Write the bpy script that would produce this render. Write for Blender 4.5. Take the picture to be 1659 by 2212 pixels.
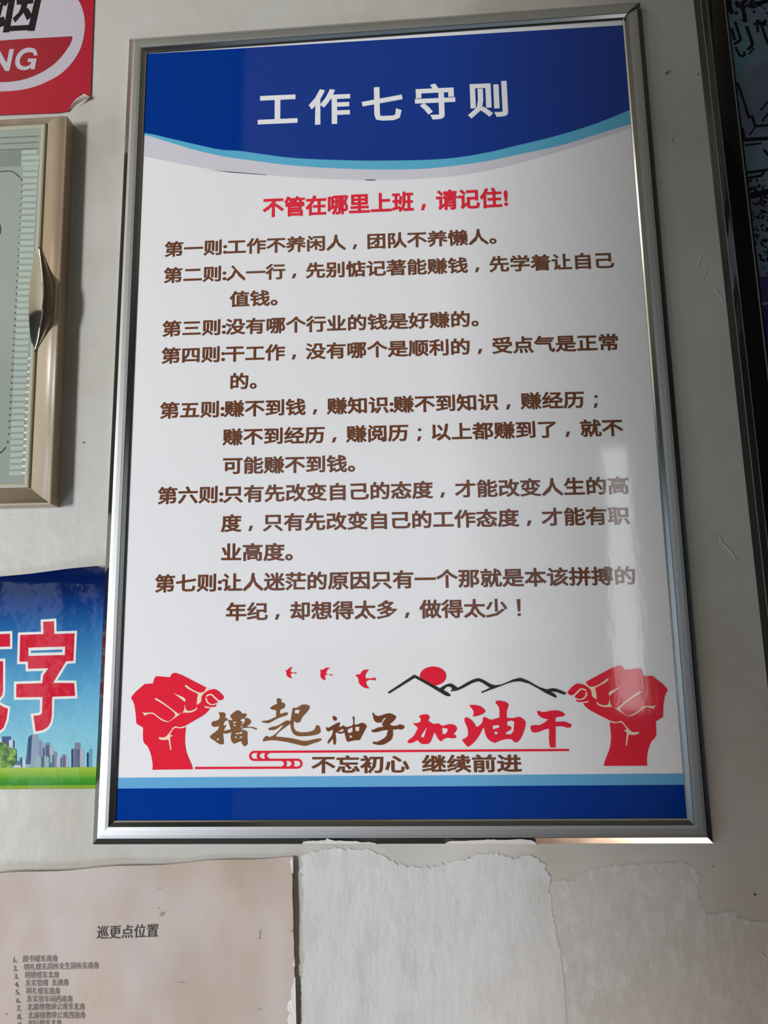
import bpy, bmesh, math, random
from mathutils import Vector, Matrix, noise

for _o in list(bpy.data.objects):
    bpy.data.objects.remove(_o, do_unlink=True)
random.seed(7)
scn = bpy.context.scene
COL = scn.collection

# ------------------------------------------------------------------ camera
CAM = Vector((0.03685725, -0.57380029, 1.55320589))
RWC = Matrix(((0.99714968, 0.0300457, 0.0692082),
              (0.07351721, -0.18069523, -0.98078767),
              (-0.01696286, 0.9830801, -0.18238907)))
FPX = 1759.22                                   # focal length in pixels of a 1659 x 2212 frame
cd = bpy.data.cameras.new('camera'); cam = bpy.data.objects.new('camera', cd); COL.objects.link(cam)
cd.sensor_fit = 'VERTICAL'; cd.sensor_height = 36.0; cd.sensor_width = 27.0
cd.lens = FPX / 2212 * 36.0
cd.clip_start = 0.01; cd.clip_end = 100
cam.matrix_world = Matrix.Translation(CAM) @ RWC.to_4x4()
scn.camera = cam

# ------------------------------------------------------------------ world, lights, exposure
W = bpy.data.worlds.new('sky'); scn.world = W; W.use_nodes = True
W.node_tree.nodes['Background'].inputs[0].default_value = (0.62, 0.76, 1.0, 1)
W.node_tree.nodes['Background'].inputs[1].default_value = 0.06
scn.view_settings.view_transform = 'Standard'
scn.view_settings.look = 'None'
scn.view_settings.gamma = 1.0
scn.view_settings.use_curve_mapping = False
scn.view_settings.exposure = 0.0

def area(name, loc, look, sx, sy, power, color, spread=180):
    l = bpy.data.lights.new(name, 'AREA'); l.shape = 'RECTANGLE'; l.size = sx; l.size_y = sy
    l.energy = power; l.color = color; l.spread = math.radians(spread)
    o = bpy.data.objects.new(name, l); COL.objects.link(o)
    o.location = loc
    o.rotation_euler = (Vector(look) - Vector(loc)).to_track_quat('-Z', 'Y').to_euler()
    return o
# room: x -3.0 .. 1.5, y -2.6 .. 0, z 0 .. 2.8 ; window_1 (curtained middle) and the sunny slot of window_2, both in the back wall
def pane(name, x0, x1, z0, z1, L, color, look=None):
    # a window pane of radiance L: power = L * pi * area
    c = ((x0 + x1) / 2, -2.72, (z0 + z1) / 2)
    area(name, c, look or (c[0], 0, c[2]), x1 - x0, z1 - z0, L * math.pi * (x1 - x0) * (z1 - z0), color)
pane('daylight_back', -1.70, -1.12, 0.90, 2.25, 1.3, (0.72, 0.88, 1.0))
pane('daylight_back', -1.02, -0.83, 1.36, 1.92, 4.6, (0.97, 0.99, 1.0))
pane('daylight_back', -0.78, 0.56, 1.62, 2.40, 0.5, (0.74, 0.87, 1.0))
pane('daylight_back', 0.70, 0.80, 1.36, 2.40, 4.6, (0.97, 0.99, 1.0))
pane('sunny_slot', -2.84, -2.40, 0.85, 1.95, 87, (0.975, 0.985, 1.0), look=(-0.1, 0, 1.6))
area('low_blue_fill', (-0.85, -0.50, 0.85), (-0.42, 0, 1.30), 0.3, 0.3, 1.0, (0.66, 0.80, 1.0), 80)  # added bluish fill that brightens the lower left wall, no window behind it
area('warm_top_fill', (-1.1, -0.6, 2.72), (-1.0, -0.3, 0), 0.2, 0.6, 2.4, (1.0, 0.84, 0.60))  # added warm fill for the upper wall, not a fitting of the room
area('lamp_low', (0.22, -0.085, 1.04), (0.20, -0.02, 1.40), 0.26, 0.08, 0.48, (1.0, 0.66, 0.46), 150)

# ------------------------------------------------------------------ helpers
CX, CY = 829.5, 1106.0
def at(px, py, yp=0.0):
    """point (X, Z) of the wall-parallel plane y = yp that the photograph shows at (px, py)"""
    d = RWC @ Vector(((px - CX) / FPX, -(py - CY) / FPX, -1.0))
    p = CAM + d * ((yp - CAM.y) / d.y)
    return (p.x, p.z)

def srgb(r, g, b):
    def f(c):
        c /= 255.0
        return c / 12.92 if c <= 0.04045 else ((c + 0.055) / 1.055) ** 2.4
    return (f(r), f(g), f(b), 1.0)

def mat(name, color, rough=0.5, metal=0.0, coat=0.0, bump=None, spec=None):
    """principled material; bump = list of (scale, distance, detail, (sx,sy,sz))"""
    m = bpy.data.materials.new(name); m.use_nodes = True
    nt = m.node_tree; b = nt.nodes['Principled BSDF']
    b.inputs['Base Color'].default_value = color
    b.inputs['Roughness'].default_value = rough
    b.inputs['Metallic'].default_value = metal
    if coat:
        b.inputs['Coat Weight'].default_value = coat
        b.inputs['Coat Roughness'].default_value = 0.03
    if spec is not None:
        b.inputs['Specular IOR Level'].default_value = spec
    prev = None
    geo = None
    for sc_, dist, det, st in (bump or []):
        if geo is None:
            geo = nt.nodes.new('ShaderNodeNewGeometry')
        mp = nt.nodes.new('ShaderNodeMapping'); mp.inputs['Scale'].default_value = st
        nt.links.new(geo.outputs['Position'], mp.inputs['Vector'])
        n = nt.nodes.new('ShaderNodeTexNoise'); n.inputs['Scale'].default_value = sc_
        n.inputs['Detail'].default_value = det
        nt.links.new(mp.outputs[0], n.inputs['Vector'])
        bp = nt.nodes.new('ShaderNodeBump'); bp.inputs['Distance'].default_value = dist
        bp.inputs['Strength'].default_value = 1.0
        nt.links.new(n.outputs['Fac'], bp.inputs['Height'])
        if prev: nt.links.new(prev.outputs[0], bp.inputs['Normal'])
        prev = bp
    if prev:
        nt.links.new(prev.outputs[0], b.inputs['Normal'])
        if coat: nt.links.new(prev.outputs[0], b.inputs['Coat Normal'])
    return m

def noise_color(m, stops, scale, detail=3, stretch=(1, 1, 1), rough_in=0.55):
    """drive a material's base colour by a world-space noise through a colour ramp"""
    nt = m.node_tree; b = nt.nodes['Principled BSDF']
    geo = nt.nodes.new('ShaderNodeNewGeometry')
    mp = nt.nodes.new('ShaderNodeMapping'); mp.inputs['Scale'].default_value = stretch
    n = nt.nodes.new('ShaderNodeTexNoise'); n.inputs['Scale'].default_value = scale
    n.inputs['Detail'].default_value = detail; n.inputs['Roughness'].default_value = rough_in
    r = nt.nodes.new('ShaderNodeValToRGB')
    while len(r.color_ramp.elements) < len(stops): r.color_ramp.elements.new(0.5)
    for e, (p, c) in zip(r.color_ramp.elements, stops): e.position = p; e.color = c
    nt.links.new(geo.outputs['Position'], mp.inputs[0]); nt.links.new(mp.outputs[0], n.inputs['Vector'])
    nt.links.new(n.outputs['Fac'], r.inputs[0]); nt.links.new(r.outputs[0], b.inputs['Base Color'])
    return r

def zgrad(m, stops, z0, z1):
    """base colour gradient along the height of the sheet"""
    nt = m.node_tree; b = nt.nodes['Principled BSDF']
    geo = nt.nodes.new('ShaderNodeNewGeometry'); s = nt.nodes.new('ShaderNodeSeparateXYZ')
    mr = nt.nodes.new('ShaderNodeMapRange'); mr.inputs[1].default_value = z0; mr.inputs[2].default_value = z1
    r = nt.nodes.new('ShaderNodeValToRGB')
    while len(r.color_ramp.elements) < len(stops): r.color_ramp.elements.new(0.5)
    for e, (p, c) in zip(r.color_ramp.elements, stops): e.position = p; e.color = c
    nt.links.new(geo.outputs['Position'], s.inputs[0]); nt.links.new(s.outputs['Z'], mr.inputs[0])
    nt.links.new(mr.outputs[0], r.inputs[0]); nt.links.new(r.outputs[0], b.inputs['Base Color'])

def link(name, me, m=None, parent=None):
    o = bpy.data.objects.new(name, me); COL.objects.link(o)
    if m is not None:
        for k in (m if isinstance(m, (list, tuple)) else [m]): me.materials.append(k)
    if parent is not None:
        o.parent = parent
        o.matrix_parent_inverse = world_of(parent).inverted()
    return o
_W = {}
def world_of(o):
    return _W.get(o.name, Matrix.Identity(4))
def thing(name, label, cat, loc, group=None, rot=0.0):
    o = bpy.data.objects.new(name, None); COL.objects.link(o)
    o.empty_display_size = 0.02
    o.location = loc
    _W[o.name] = Matrix.Translation(loc)
    o['label'] = label; o['category'] = cat
    if group: o['group'] = group
    return o
def struct(o):
    o['kind'] = 'structure'; return o

def smooth_poly(pts, n=4, corner=48):
    """round the soft bends of a traced outline, keep its corners"""
    P = [Vector(p) for p in pts]; N = len(P); T = []; out = []
    for i in range(N):
        a, b, c = P[i - 1], P[i], P[(i + 1) % N]
        u, v = b - a, c - b
        if u.length < 1e-9 or v.length < 1e-9: T.append(None); continue
        ang = math.degrees(u.angle(v, 0))
        T.append(None if ang > corner else (u.normalized() + v.normalized()).normalized())
    for i in range(N):
        a, b = P[i], P[(i + 1) % N]; L = (b - a).length
        ta = T[i] * L if T[i] is not None else (b - a)
        tb = T[(i + 1) % N] * L if T[(i + 1) % N] is not None else (b - a)
        for k in range(n):
            t = k / n; h1 = 2*t**3 - 3*t*t + 1; h2 = t**3 - 2*t*t + t; h3 = -2*t**3 + 3*t*t; h4 = t**3 - t*t
            out.append(tuple(a * h1 + ta * h2 + b * h3 + tb * h4))
    return out

def curve_mesh(polys):
    """filled flat mesh (XY) of closed outlines, inner ones cut as holes"""
    c = bpy.data.curves.new('tmp', 'CURVE'); c.dimensions = '2D'; c.fill_mode = 'BOTH'
    for p in polys:
        s = c.splines.new('POLY'); s.points.add(len(p) - 1)
        for q, pt in zip(s.points, p): q.co = (pt[0] * 100, pt[1] * 100, 0, 1)
        s.use_cyclic_u = True
    o = bpy.data.objects.new('tmp', c); COL.objects.link(o)
    dg = bpy.context.evaluated_depsgraph_get()
    me = bpy.data.meshes.new_from_object(o.evaluated_get(dg))
    bpy.data.objects.remove(o); bpy.data.curves.remove(c)
    for v in me.vertices: v.co = (v.co.x / 100, v.co.y / 100, 0)
    return me

def to_wall(me, yp, disp=None):
    for v in me.vertices:
        x, z = v.co.x, v.co.y
        v.co = (x, yp + (disp(x, z) if disp else 0.0), z)
    me.update(); return me

def flat(name, polys, m, parent, yp, disp=None):
    return link(name, to_wall(curve_mesh(polys), yp, disp), m, parent)

def quads(name, ql, m, parent, yp, disp=None):
    """several convex flat polygons in one printed layer"""
    vs, fs = [], []
    for q in ql:
        n0 = len(vs)
        if sum(q[i - 1][0] * q[i][1] - q[i][0] * q[i - 1][1] for i in range(len(q))) < 0: q = q[::-1]
        for x, z in q: vs.append((x, yp + (disp(x, z) if disp else 0) - 4e-6 * (len(fs) % 15), z))
        fs.append(tuple(range(n0, len(vs))))
    me = bpy.data.meshes.new(name); me.from_pydata(vs, [], fs); me.update()
    return link(name, me, m, parent)

def ribbon(pts, w, closed=False):
    """mitred quads that stroke a polyline (in metres)"""
    P = [Vector(p) for p in pts]; N = len(P); L_, R_ = [], []
    for i in range(N):
        a, b, c = P[i - 1], P[i], P[(i + 1) % N]
        if not closed and i == 0: a = b * 2 - c
        if not closed and i == N - 1: c = b * 2 - a
        u, v = (b - a).normalized(), (c - b).normalized()
        m = Vector((-(u.y + v.y), u.x + v.x))
        if m.length < 1e-6: m = Vector((-u.y, u.x))
        m.normalize(); k = w / 2 / max(0.45, m.dot(Vector((-u.y, u.x))))
        L_.append(b + m * k); R_.append(b - m * k)
    out = []
    for i in range(N if closed else N - 1):
        j = (i + 1) % N; out.append([tuple(L_[i]), tuple(L_[j]), tuple(R_[j]), tuple(R_[i])])
    return out

def crop(ox, oy, s, pts, yp):
    return [at(ox + x / s, oy + y / s, yp) for x, y in pts]

def grid(name, x0, x1, z0, z1, nx, nz, fn, m, parent=None, inside=None, smooth=True):
    vs, fs = [], []
    for j in range(nz + 1):
        for i in range(nx + 1):
            x = x0 + (x1 - x0) * i / nx; z = z0 + (z1 - z0) * j / nz
            vs.append(fn(x, z))
    for j in range(nz):
        for i in range(nx):
            a = j * (nx + 1) + i
            fs.append((a, a + 1, a + nx + 2, a + nx + 1))
    me = bpy.data.meshes.new(name); me.from_pydata(vs, [], fs)
    if smooth:
        for p in me.polygons: p.use_smooth = True
    me.update()
    return link(name, me, m, parent)

def box(name, x0, x1, y0, y1, z0, z1, m, parent=None, bev=0.0):
    bm = bmesh.new(); bmesh.ops.create_cube(bm, size=1)
    for v in bm.verts:
        v.co = ((x0 + x1) / 2 + v.co.x * (x1 - x0), (y0 + y1) / 2 + v.co.y * (y1 - y0), (z0 + z1) / 2 + v.co.z * (z1 - z0))
    if bev: bmesh.ops.bevel(bm, geom=bm.edges[:], offset=bev, segments=2, affect='EDGES', profile=0.6)
    me = bpy.data.meshes.new(name); bm.to_mesh(me); bm.free()
    return link(name, me, m, parent)

def embolden(V, F, w):
    """thicken a flat glyph by w: a strip along every outline edge, closed at the corners"""
    cnt = {}
    for f in F:
        for i in range(len(f)):
            a, b = f[i - 1], f[i]; cnt[(a, b)] = cnt.get((a, b), 0) + 1
    bd = [(a, b) for (a, b) in cnt if (b, a) not in cnt]
    nrm = {}
    for a, b in bd:
        dx, dy = V[b][0] - V[a][0], V[b][1] - V[a][1]; L = math.hypot(dx, dy) or 1
        n = (dy / L, -dx / L)
        nrm.setdefault(a, []).append(n); nrm.setdefault(b, []).append(n)
    off = {}
    for k, ns in nrm.items():
        sx, sy = sum(n[0] for n in ns), sum(n[1] for n in ns); L = math.hypot(sx, sy)
        if L < 1e-4: sx, sy, L = ns[0][0], ns[0][1], 1
        sx /= L; sy /= L
        c = max(0.5, sx * ns[0][0] + sy * ns[0][1])
        off[k] = (V[k][0] + sx * w / c, V[k][1] + sy * w / c)
    D = [0.0] * len(V)
    for i, (a, b) in enumerate(bd):      # each strip lies a hair behind the face, at its own depth
        n0 = len(V); V += [V[b][:2], V[a][:2], off[a], off[b]]; D += [3e-6 * (1 + i % 7)] * 4
        F.append((n0, n0 + 1, n0 + 2, n0 + 3))
    return D

def glyphs(text, x_left, x_right, zl, zr, em_h, yp, bold, n_units=None, comma_shift=0.28, em_w=None, shear=0.0, disp=None, period_shift=0.0):
    """lay text as flat print: first ink edge at x_left, last full character's ink edge at x_right;
       zl, zr = height of the line's middle at both ends; returns a mesh in the wall plane"""
    adv = []; x = 0.0
    for ch in text:
        if ch in ':': a = 0.19
        elif ch == '!': a = 0.30
        elif ch == ' ': a = 0.5
        elif ord(ch) < 128: a = 0.55
        else: a = 1.0
        adv.append((ch, x, a)); x += a
    last = max(i for i, (c, _, a) in enumerate(adv) if a == 1.0 and c not in '，。；！、') if n_units is None else n_units
    span = adv[last][1] + 0.94 - 0.06
    pitch = (x_right - x_left) / span
    ew = em_w or pitch
    vs, fs = [], []
    for ch, px, a in adv:
        if ch == ' ': continue
        c = bpy.data.curves.new('g', 'FONT'); c.body = ch; c.size = 1; c.resolution_u = 2; c.fill_mode = 'BOTH'
        o = bpy.data.objects.new('g', c); COL.objects.link(o)
        dg = bpy.context.evaluated_depsgraph_get(); me = bpy.data.meshes.new_from_object(o.evaluated_get(dg))
        bpy.data.objects.remove(o); bpy.data.curves.remove(c)
        gx = 0.0
        if ch in '，': gx = comma_shift
        if ch in '；！': gx = 0.0
        GV = [(v.co.x, v.co.y) for v in me.vertices]; GF = [tuple(p.vertices) for p in me.polygons]
        bpy.data.meshes.remove(me)
        if a in (0.19, 0.30):
            gx = a / 2 - (min(q[0] for q in GV) + max(q[0] for q in GV)) / 2 + 0.02
        if ch in '，；！':
            def oval(cx_, cy_, r): return [(cx_ + r * math.cos(k * math.pi / 5), cy_ + r * math.sin(k * math.pi / 5)) for k in range(10)]
            tail = [(.355, -.05), (.425, -.05), (.51, .19), (.415, .19)] if ch == '，' else [(.415, -.09), (.475, -.09), (.555, .12), (.46, .12)]
            shp = {'，': [tail], '；': [tail, oval(.52, .52, .058)], '！': [[(.47, .22), (.53, .22), (.56, .80), (.44, .80)], oval(.5, .03, .055)]}[ch]
            GV, GF = [], []
            for q in shp: GF.append(tuple(range(len(GV), len(GV) + len(q)))); GV += q
            gx = 0.0
        D = embolden(GV, GF, bold * (1.5 if ch == ':' else 1)) if bold > 0 else [0.0] * len(GV)
        n0 = len(vs)
        for (gxx, gy), dd in zip(GV, D):
            u = (gxx + gx - 0.5) * ew + 0.5 * pitch if a == 1.0 else (gxx + gx) * ew
            X = x_left - 0.06 * pitch + px * pitch + u + shear * (gy - 0.38) * em_h
            t = (X - x_left) / (x_right - x_left)
            Z = zl + (zr - zl) * t + (gy - 0.38) * em_h
            vs.append((X, yp + dd + (disp(X, Z) if disp else 0), Z))
        for p in GF: fs.append(tuple(n0 + i for i in p))
    me = bpy.data.meshes.new('text'); me.from_pydata(vs, [], fs); me.update()
    return me

def rails(rect, prof, pmats, names, mats, parent, miter=None):
    """four mitred rails around rect=(x0,x1,z0,z1) (outer edge at the wall); prof = [(inset, height)]; pmats = material index of each facet
       miter: {'right_top': slope} lets one end be cut at another angle"""
    x0, x1, z0, z1 = rect; objs = []
    for side in ('left', 'right', 'bottom', 'top'):
        vs, fs, mi = [], [], []
        for k in (0, 1):
            for d, h in prof:
                if side == 'left': p = (x0 + d, -h, (z0 + d) if k == 0 else (z1 - d))
                if side == 'right':
                    zt = z1 - d
                    if miter: zt = z1 - prof[-1][0] - (prof[-1][0] - d) * -miter
                    p = (x1 - d, -h, (z0 + d) if k == 0 else zt)
                if side == 'bottom': p = ((x0 + d) if k == 0 else (x1 - d), -h, z0 + d)
                if side == 'top': p = ((x0 + d) if k == 0 else (x1 - d), -h, z1 - d)
                vs.append(p)
        n = len(prof)
        for i in range(n - 1):
            f = (i, i + 1, n + i + 1, n + i)
            if side in ('right', 'bottom'): f = f[::-1]
            if side == 'right': f = f[::-1][::-1]
            fs.append(f); mi.append(pmats[i])
        # close the back and the two cut ends
        fs.append(tuple(range(n))); mi.append(pmats[0]); fs.append(tuple(range(2 * n - 1, n - 1, -1))); mi.append(pmats[0])
        fs.append((0, n, 2 * n - 1, n - 1)); mi.append(pmats[0])
        me = bpy.data.meshes.new(names); me.from_pydata(vs, [], fs); me.update()
        bm = bmesh.new(); bm.from_mesh(me); bmesh.ops.recalc_face_normals(bm, faces=bm.faces); bm.to_mesh(me); bm.free()
        o = link(names, me, mats, parent)
        for p, q in zip(me.polygons, mi): p.material_index = q
        objs.append(o)
    return objs

# ------------------------------------------------------------------ materials
PB = [(230, 0.000016, 2, (1, 1, 0.5)), (22, 0.00010, 1, (1, 1, 0.6))]      # laminated film, slightly uneven
def pmat(name, c, **k): return mat(name, c, rough=0.055, bump=PB, spec=0.5, **k)
M = {}
M['wall'] = mat('wall_paint', srgb(184, 183, 177), rough=0.42, bump=[(60, 0.0006, 4, (1, 1, 1)), (900, 0.00006, 2, (1, 1, 1))], spec=0.35)
noise_color(M['wall'], [(0.30, srgb(174, 168, 156)), (0.48, srgb(188, 185, 177)), (0.70, srgb(196, 195, 191))], 7, 4)
M['residue'] = mat('bare_plaster', srgb(214, 213, 211), rough=0.6, bump=[(260, 0.0004, 5, (1, 1, 0.5))])
noise_color(M['residue'], [(0.3, srgb(186, 185, 182)), (0.5, srgb(198, 198, 197)), (0.75, srgb(206, 206, 206))], 70, 6, (1, 1, 0.45), 0.65)
M['residue_thin'] = mat('thin_glue_residue', srgb(190, 189, 184), rough=0.55, bump=[(260, 0.0003, 5, (1, 1, 0.5))])
noise_color(M['residue_thin'], [(0.36, srgb(184, 182, 176)), (0.50, srgb(192, 190, 186)), (0.60, srgb(200, 200, 198))], 110, 7, (1, 1, 0.5), 0.7)
M['room'] = mat('room_paint', srgb(88, 91, 90), rough=0.8)
M['ceil'] = mat('ceiling_paint', srgb(190, 182, 160), rough=0.85)
M['floor'] = mat('floor_tiles', srgb(84, 82, 82), rough=0.35)
M['sheet'] = pmat('poster_white', srgb(236, 235, 237))
M['blue'] = pmat('poster_blue', srgb(0, 52, 142))
M['cyan'] = pmat('poster_cyan', srgb(92, 178, 212))
M['lblue'] = pmat('poster_light_blue', srgb(104, 172, 216))
M['lav'] = pmat('poster_lavender', srgb(212, 209, 218))
M['title'] = pmat('poster_title_white', srgb(240, 240, 240))
M['red'] = pmat('poster_red', srgb(232, 40, 62))
M['brown'] = pmat('poster_brown', srgb(116, 68, 44))
M['brown_edge'] = pmat('poster_dark_edge', srgb(70, 62, 60))
M['tan'] = pmat('poster_tan', srgb(132, 92, 62))
M['cream'] = pmat('poster_cream', srgb(240, 226, 200))
M['ink'] = pmat('poster_ink', srgb(52, 54, 50))
M['alu'] = mat('brushed_aluminium', (0.50, 0.51, 0.52, 1), rough=0.45, metal=1.0, bump=[(1400, 0.00002, 1, (1, 1, 1))])
M['chrome'] = mat('bright_aluminium', (0.56, 0.57, 0.58, 1), rough=0.16, metal=1.0, bump=[(60, 0.00006, 2, (1, 1, 1))])
M['edge'] = mat('rolled_metal_edge', (0.36, 0.37, 0.37, 1), rough=0.14, metal=1.0, bump=[(60, 0.00006, 2, (1, 1, 1))])
M['bevel'] = mat('inner_metal_bevel', (0.24, 0.245, 0.25, 1), rough=0.18, metal=1.0)
M['groove'] = mat('shadow_groove', (0.12, 0.12, 0.12, 1), rough=0.4, metal=0.8)
M['black'] = mat('black_plastic', (0.012, 0.012, 0.012, 1), rough=0.35)

# ------------------------------------------------------------------ the room
def wallslab(name, x0, x1, y0, y1, z0, z1, m):
    return struct(box(name, x0, x1, y0, y1, z0, z1, m))
wall = wallslab('wall_front', -3.0, 1.5, 0.0, 0.12, 0.0, 2.8, M['wall'])
M['dusk'] = mat('darkened_wall', srgb(54, 58, 58), rough=0.6)  # unseen side walls made dark to hold down bounced light and reflections
wallslab('wall_right', 1.5, 1.62, -2.6, 0.12, 0.0, 2.8, M['dusk'])
wallslab('wall_left', -3.12, -3.0, -2.6, 0.12, 0.0, 2.8, M['dusk'])
wallslab('floor', -3.12, 1.62, -2.72, 0.12, -0.1, 0.0, M['floor'])
wallslab('ceiling', -3.12, 1.62, -2.72, 0.12, 2.8, 2.9, M['ceil'])
def solid(name, rects, y0, y1, m):
    bm = bmesh.new()
    for a, b, c, d in rects:
        r = bmesh.ops.create_cube(bm, size=1)
        for v in r['verts']: v.co = ((a + b) / 2 + v.co.x * (b - a), (y0 + y1) / 2 + v.co.y * (y1 - y0), (c + d) / 2 + v.co.z * (d - c))
    me = bpy.data.meshes.new(name); bm.to_mesh(me); bm.free()
    return struct(link(name, me, m))
solid('wall_back', [(-3.12, -2.90, 0, 2.8), (-2.30, -1.74, 0, 2.8), (0.84, 1.62, 0, 2.8), (-2.90, -2.30, 0, 0.8), (-2.90, -2.30, 2.0, 2.8), (-1.74, 0.84, 0, 0.86), (-1.74, 0.84, 2.44, 2.8)], -2.70, -2.60, M['room'])
M['winframe'] = mat('window_frame_metal', srgb(190, 192, 190), rough=0.4)
solid('window_1', [(-1.74, -1.70, 0.86, 2.44), (0.80, 0.84, 0.86, 2.44), (-1.70, 0.80, 0.86, 0.90), (-1.08, 0.80, 0.90, 1.30), (-1.70, 0.80, 2.40, 2.44), (-1.12, -1.08, 0.9, 2.4), (-0.82, -0.78, 1.3, 2.4), (0.62, 0.68, 1.3, 2.4)], -2.68, -2.64, M['winframe'])
solid('window_2', [(-2.90, -2.87, 0.8, 2.0), (-2.33, -2.30, 0.8, 2.0), (-2.87, -2.33, 0.80, 0.85), (-2.87, -2.33, 1.95, 2.0)], -2.68, -2.64, M['winframe'])
PX = -0.548
wallslab('shade_blocker', PX, PX + 0.25, -0.74, -0.66, 0.0, 2.8, M['room'])  # added unseen post that keeps direct light off the right side

# marks, specks and scratches on the wall paint
M['mark'] = mat('grey_smudge', srgb(112, 112, 100), rough=0.7)
M['speck'] = mat('dark_speck', srgb(40, 38, 34), rough=0.7)
def blob(cx, cz, rx, rz, n=10, jag=0.25, rot=0.0):
    out = []
    for k in range(n):
        a = 2 * math.pi * k / n; r = 1 + random.uniform(-jag, jag)
        x, z = rx * r * math.cos(a), rz * r * math.sin(a)
        out.append((cx + x * math.cos(rot) - z * math.sin(rot), cz + x * math.sin(rot) + z * math.cos(rot)))
    return out
MM = 0.001
sm = []
for px, py, rx, rz, rot in ((1441, 158, 1.9, 1.2, .5), (1447, 154, 1.2, .5, .6), (1414, 185, .5, .25, .8), (1508, 161, 2.0, .4, .9), (1453, 302, .6, .3, 1.2), (181, 956, 1.2, .7, .4)):
    x, z = at(px, py); sm.append(blob(x, z, rx * MM, rz * MM, 10, .25, rot))
o = quads('smudge', sm, M['mark'], wall, -0.0003); o['kind'] = 'stuff'
sp = []
for px, py, r in ((1490, 334, .45), (1466, 353, .4), (1540, 1872, .5), (1540, 728 + 140, .3), (1524, 1319, .4), (903, 1882, .35), (914, 2008, .3), (981, 2129, .4), (768, 2044, .3), (737, 2143, .35),
                  (1078, 1872, .35), (1096, 1886, .35), (1091, 1940, .3), (1153, 2015, .3), (1153, 2080, .25), (1012, 1853, .25), (1630, 1932, .8), (1300, 2120, .2), (830, 2160, .2), (1471, 1872, .2), (62, 2175, .2),
                  (81, 1238, .45), (47, 1227, .25)):
    x, z = at(px, py); sp.append(blob(x, z, r * MM * .8, r * MM, 7, .3))
o = quads('speck', sp, M['speck'], wall, -0.00035); o['kind'] = 'stuff'
# raised scratches (plaster ridges)
def ridge_mesh(lines, w, h):
    vs, fs = [], []
    for ln in lines:
        P = [Vector(at(*p)) for p in ln]
        n0 = len(vs)
        for i, p in enumerate(P):
            d = (P[min(i + 1, len(P) - 1)] - P[max(i - 1, 0)]).normalized(); n = Vector((-d.y, d.x)) * w * (0.3 if i in (0, len(P) - 1) else 1)
            vs += [(p.x + n.x, 0.0, p.y + n.y), (p.x, -h, p.y), (p.x - n.x, 0.0, p.y - n.y)]
        for i in range(len(P) - 1):
            a = n0 + 3 * i; fs += [(a, a + 1, a + 4, a + 3), (a + 1, a + 2, a + 5, a + 4)]
    me = bpy.data.meshes.new('scratch'); me.from_pydata(vs, [], fs); me.update(); return me
me = ridge_mesh([[(1468, 284), (1461, 288), (1456, 296), (1450, 302)], [(1453, 316), (1451, 308), (1449, 304)],
                 [(1543, 624), (1551, 634), (1558, 643), (1562, 650)], [(1517, 548), (1511, 566), (1506, 578)], [(1530, 575), (1524, 592), (1516, 610)],
                 [(1544, 1170), (1549, 1157), (1555, 1158), (1559, 1172), (1570, 1182), (1580, 1192), (1587, 1204), (1593, 1218)],
                 [(1512, 996), (1509, 1003), (1506, 1008)], [(985, 1952), (990, 1946), (1000, 1942)], [(1644, 2058), (1650, 2064), (1656, 2068)]], 0.0007, 0.00045)
o = link('scratch', me, M['wall'], wall); o['kind'] = 'stuff'

# bare, paler patch below the poster where an old sheet was torn off
edge = [(648, 2212), (652, 2130), (658, 2060), (652, 1990), (655, 1930), (650, 1880), (653, 1852), (668, 1842), (700, 1834), (735, 1832), (770, 1836), (800, 1836), (830, 1848), (850, 1862), (880, 1872), (900, 1870),
        (930, 1874), (960, 1866), (985, 1858), (1010, 1858), (1040, 1846), (1062, 1843), (1090, 1850), (1115, 1852), (1140, 1846), (1158, 1850), (1166, 1862), (1182, 1868), (1176, 1880), (1190, 1894), (1186, 1906),
        (1210, 1902), (1240, 1904), (1262, 1884), (1290, 1876), (1330, 1868), (1370, 1866), (1420, 1866), (1470, 1860), (1492, 1870), (1512, 1890), (1506, 1915), (1514, 1950), (1528, 1975), (1560, 1970),
        (1598, 1964), (1590, 1982), (1640, 1992), (1700, 1990), (1760, 2000), (1760, 2300), (648, 2300)]
def ragged(pts, amp, step, close=True):
    out = []
    for i in range(len(pts) - (0 if close else 1)):
        a, b = Vector(pts[i]), Vector(pts[(i + 1) % len(pts)]); L = (b - a).length; n = max(1, int(L / step))
        nn = Vector((-(b - a).y, (b - a).x)).normalized() if L > 1e-9 else Vector((0, 0))
        for k in range(n):
            p = a + (b - a) * (k / n); q = p + nn * noise.noise(Vector((p.x * 0.35, p.y * 0.35, 3.1))) * amp + nn * random.uniform(-amp, amp) * 0.35
            out.append(tuple(q))
    return out
k = edge.index((1186, 1906))
left = edge[:k + 1] + [(1192, 1960), (1200, 2010), (1214, 2080), (1222, 2150), (1226, 2300), (648, 2300)]
right = [(1175, 1906)] + edge[k + 1:-1] + [(1215, 2300)]
flat('plaster_patch', [[at(x, y) for x, y in ragged(left, 6, 5)]], M['residue'], wall, -0.0004)
flat('plaster_patch', [[at(x, y) for x, y in ragged(right, 7, 4)]], M['residue_thin'], wall, -0.00015)

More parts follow.
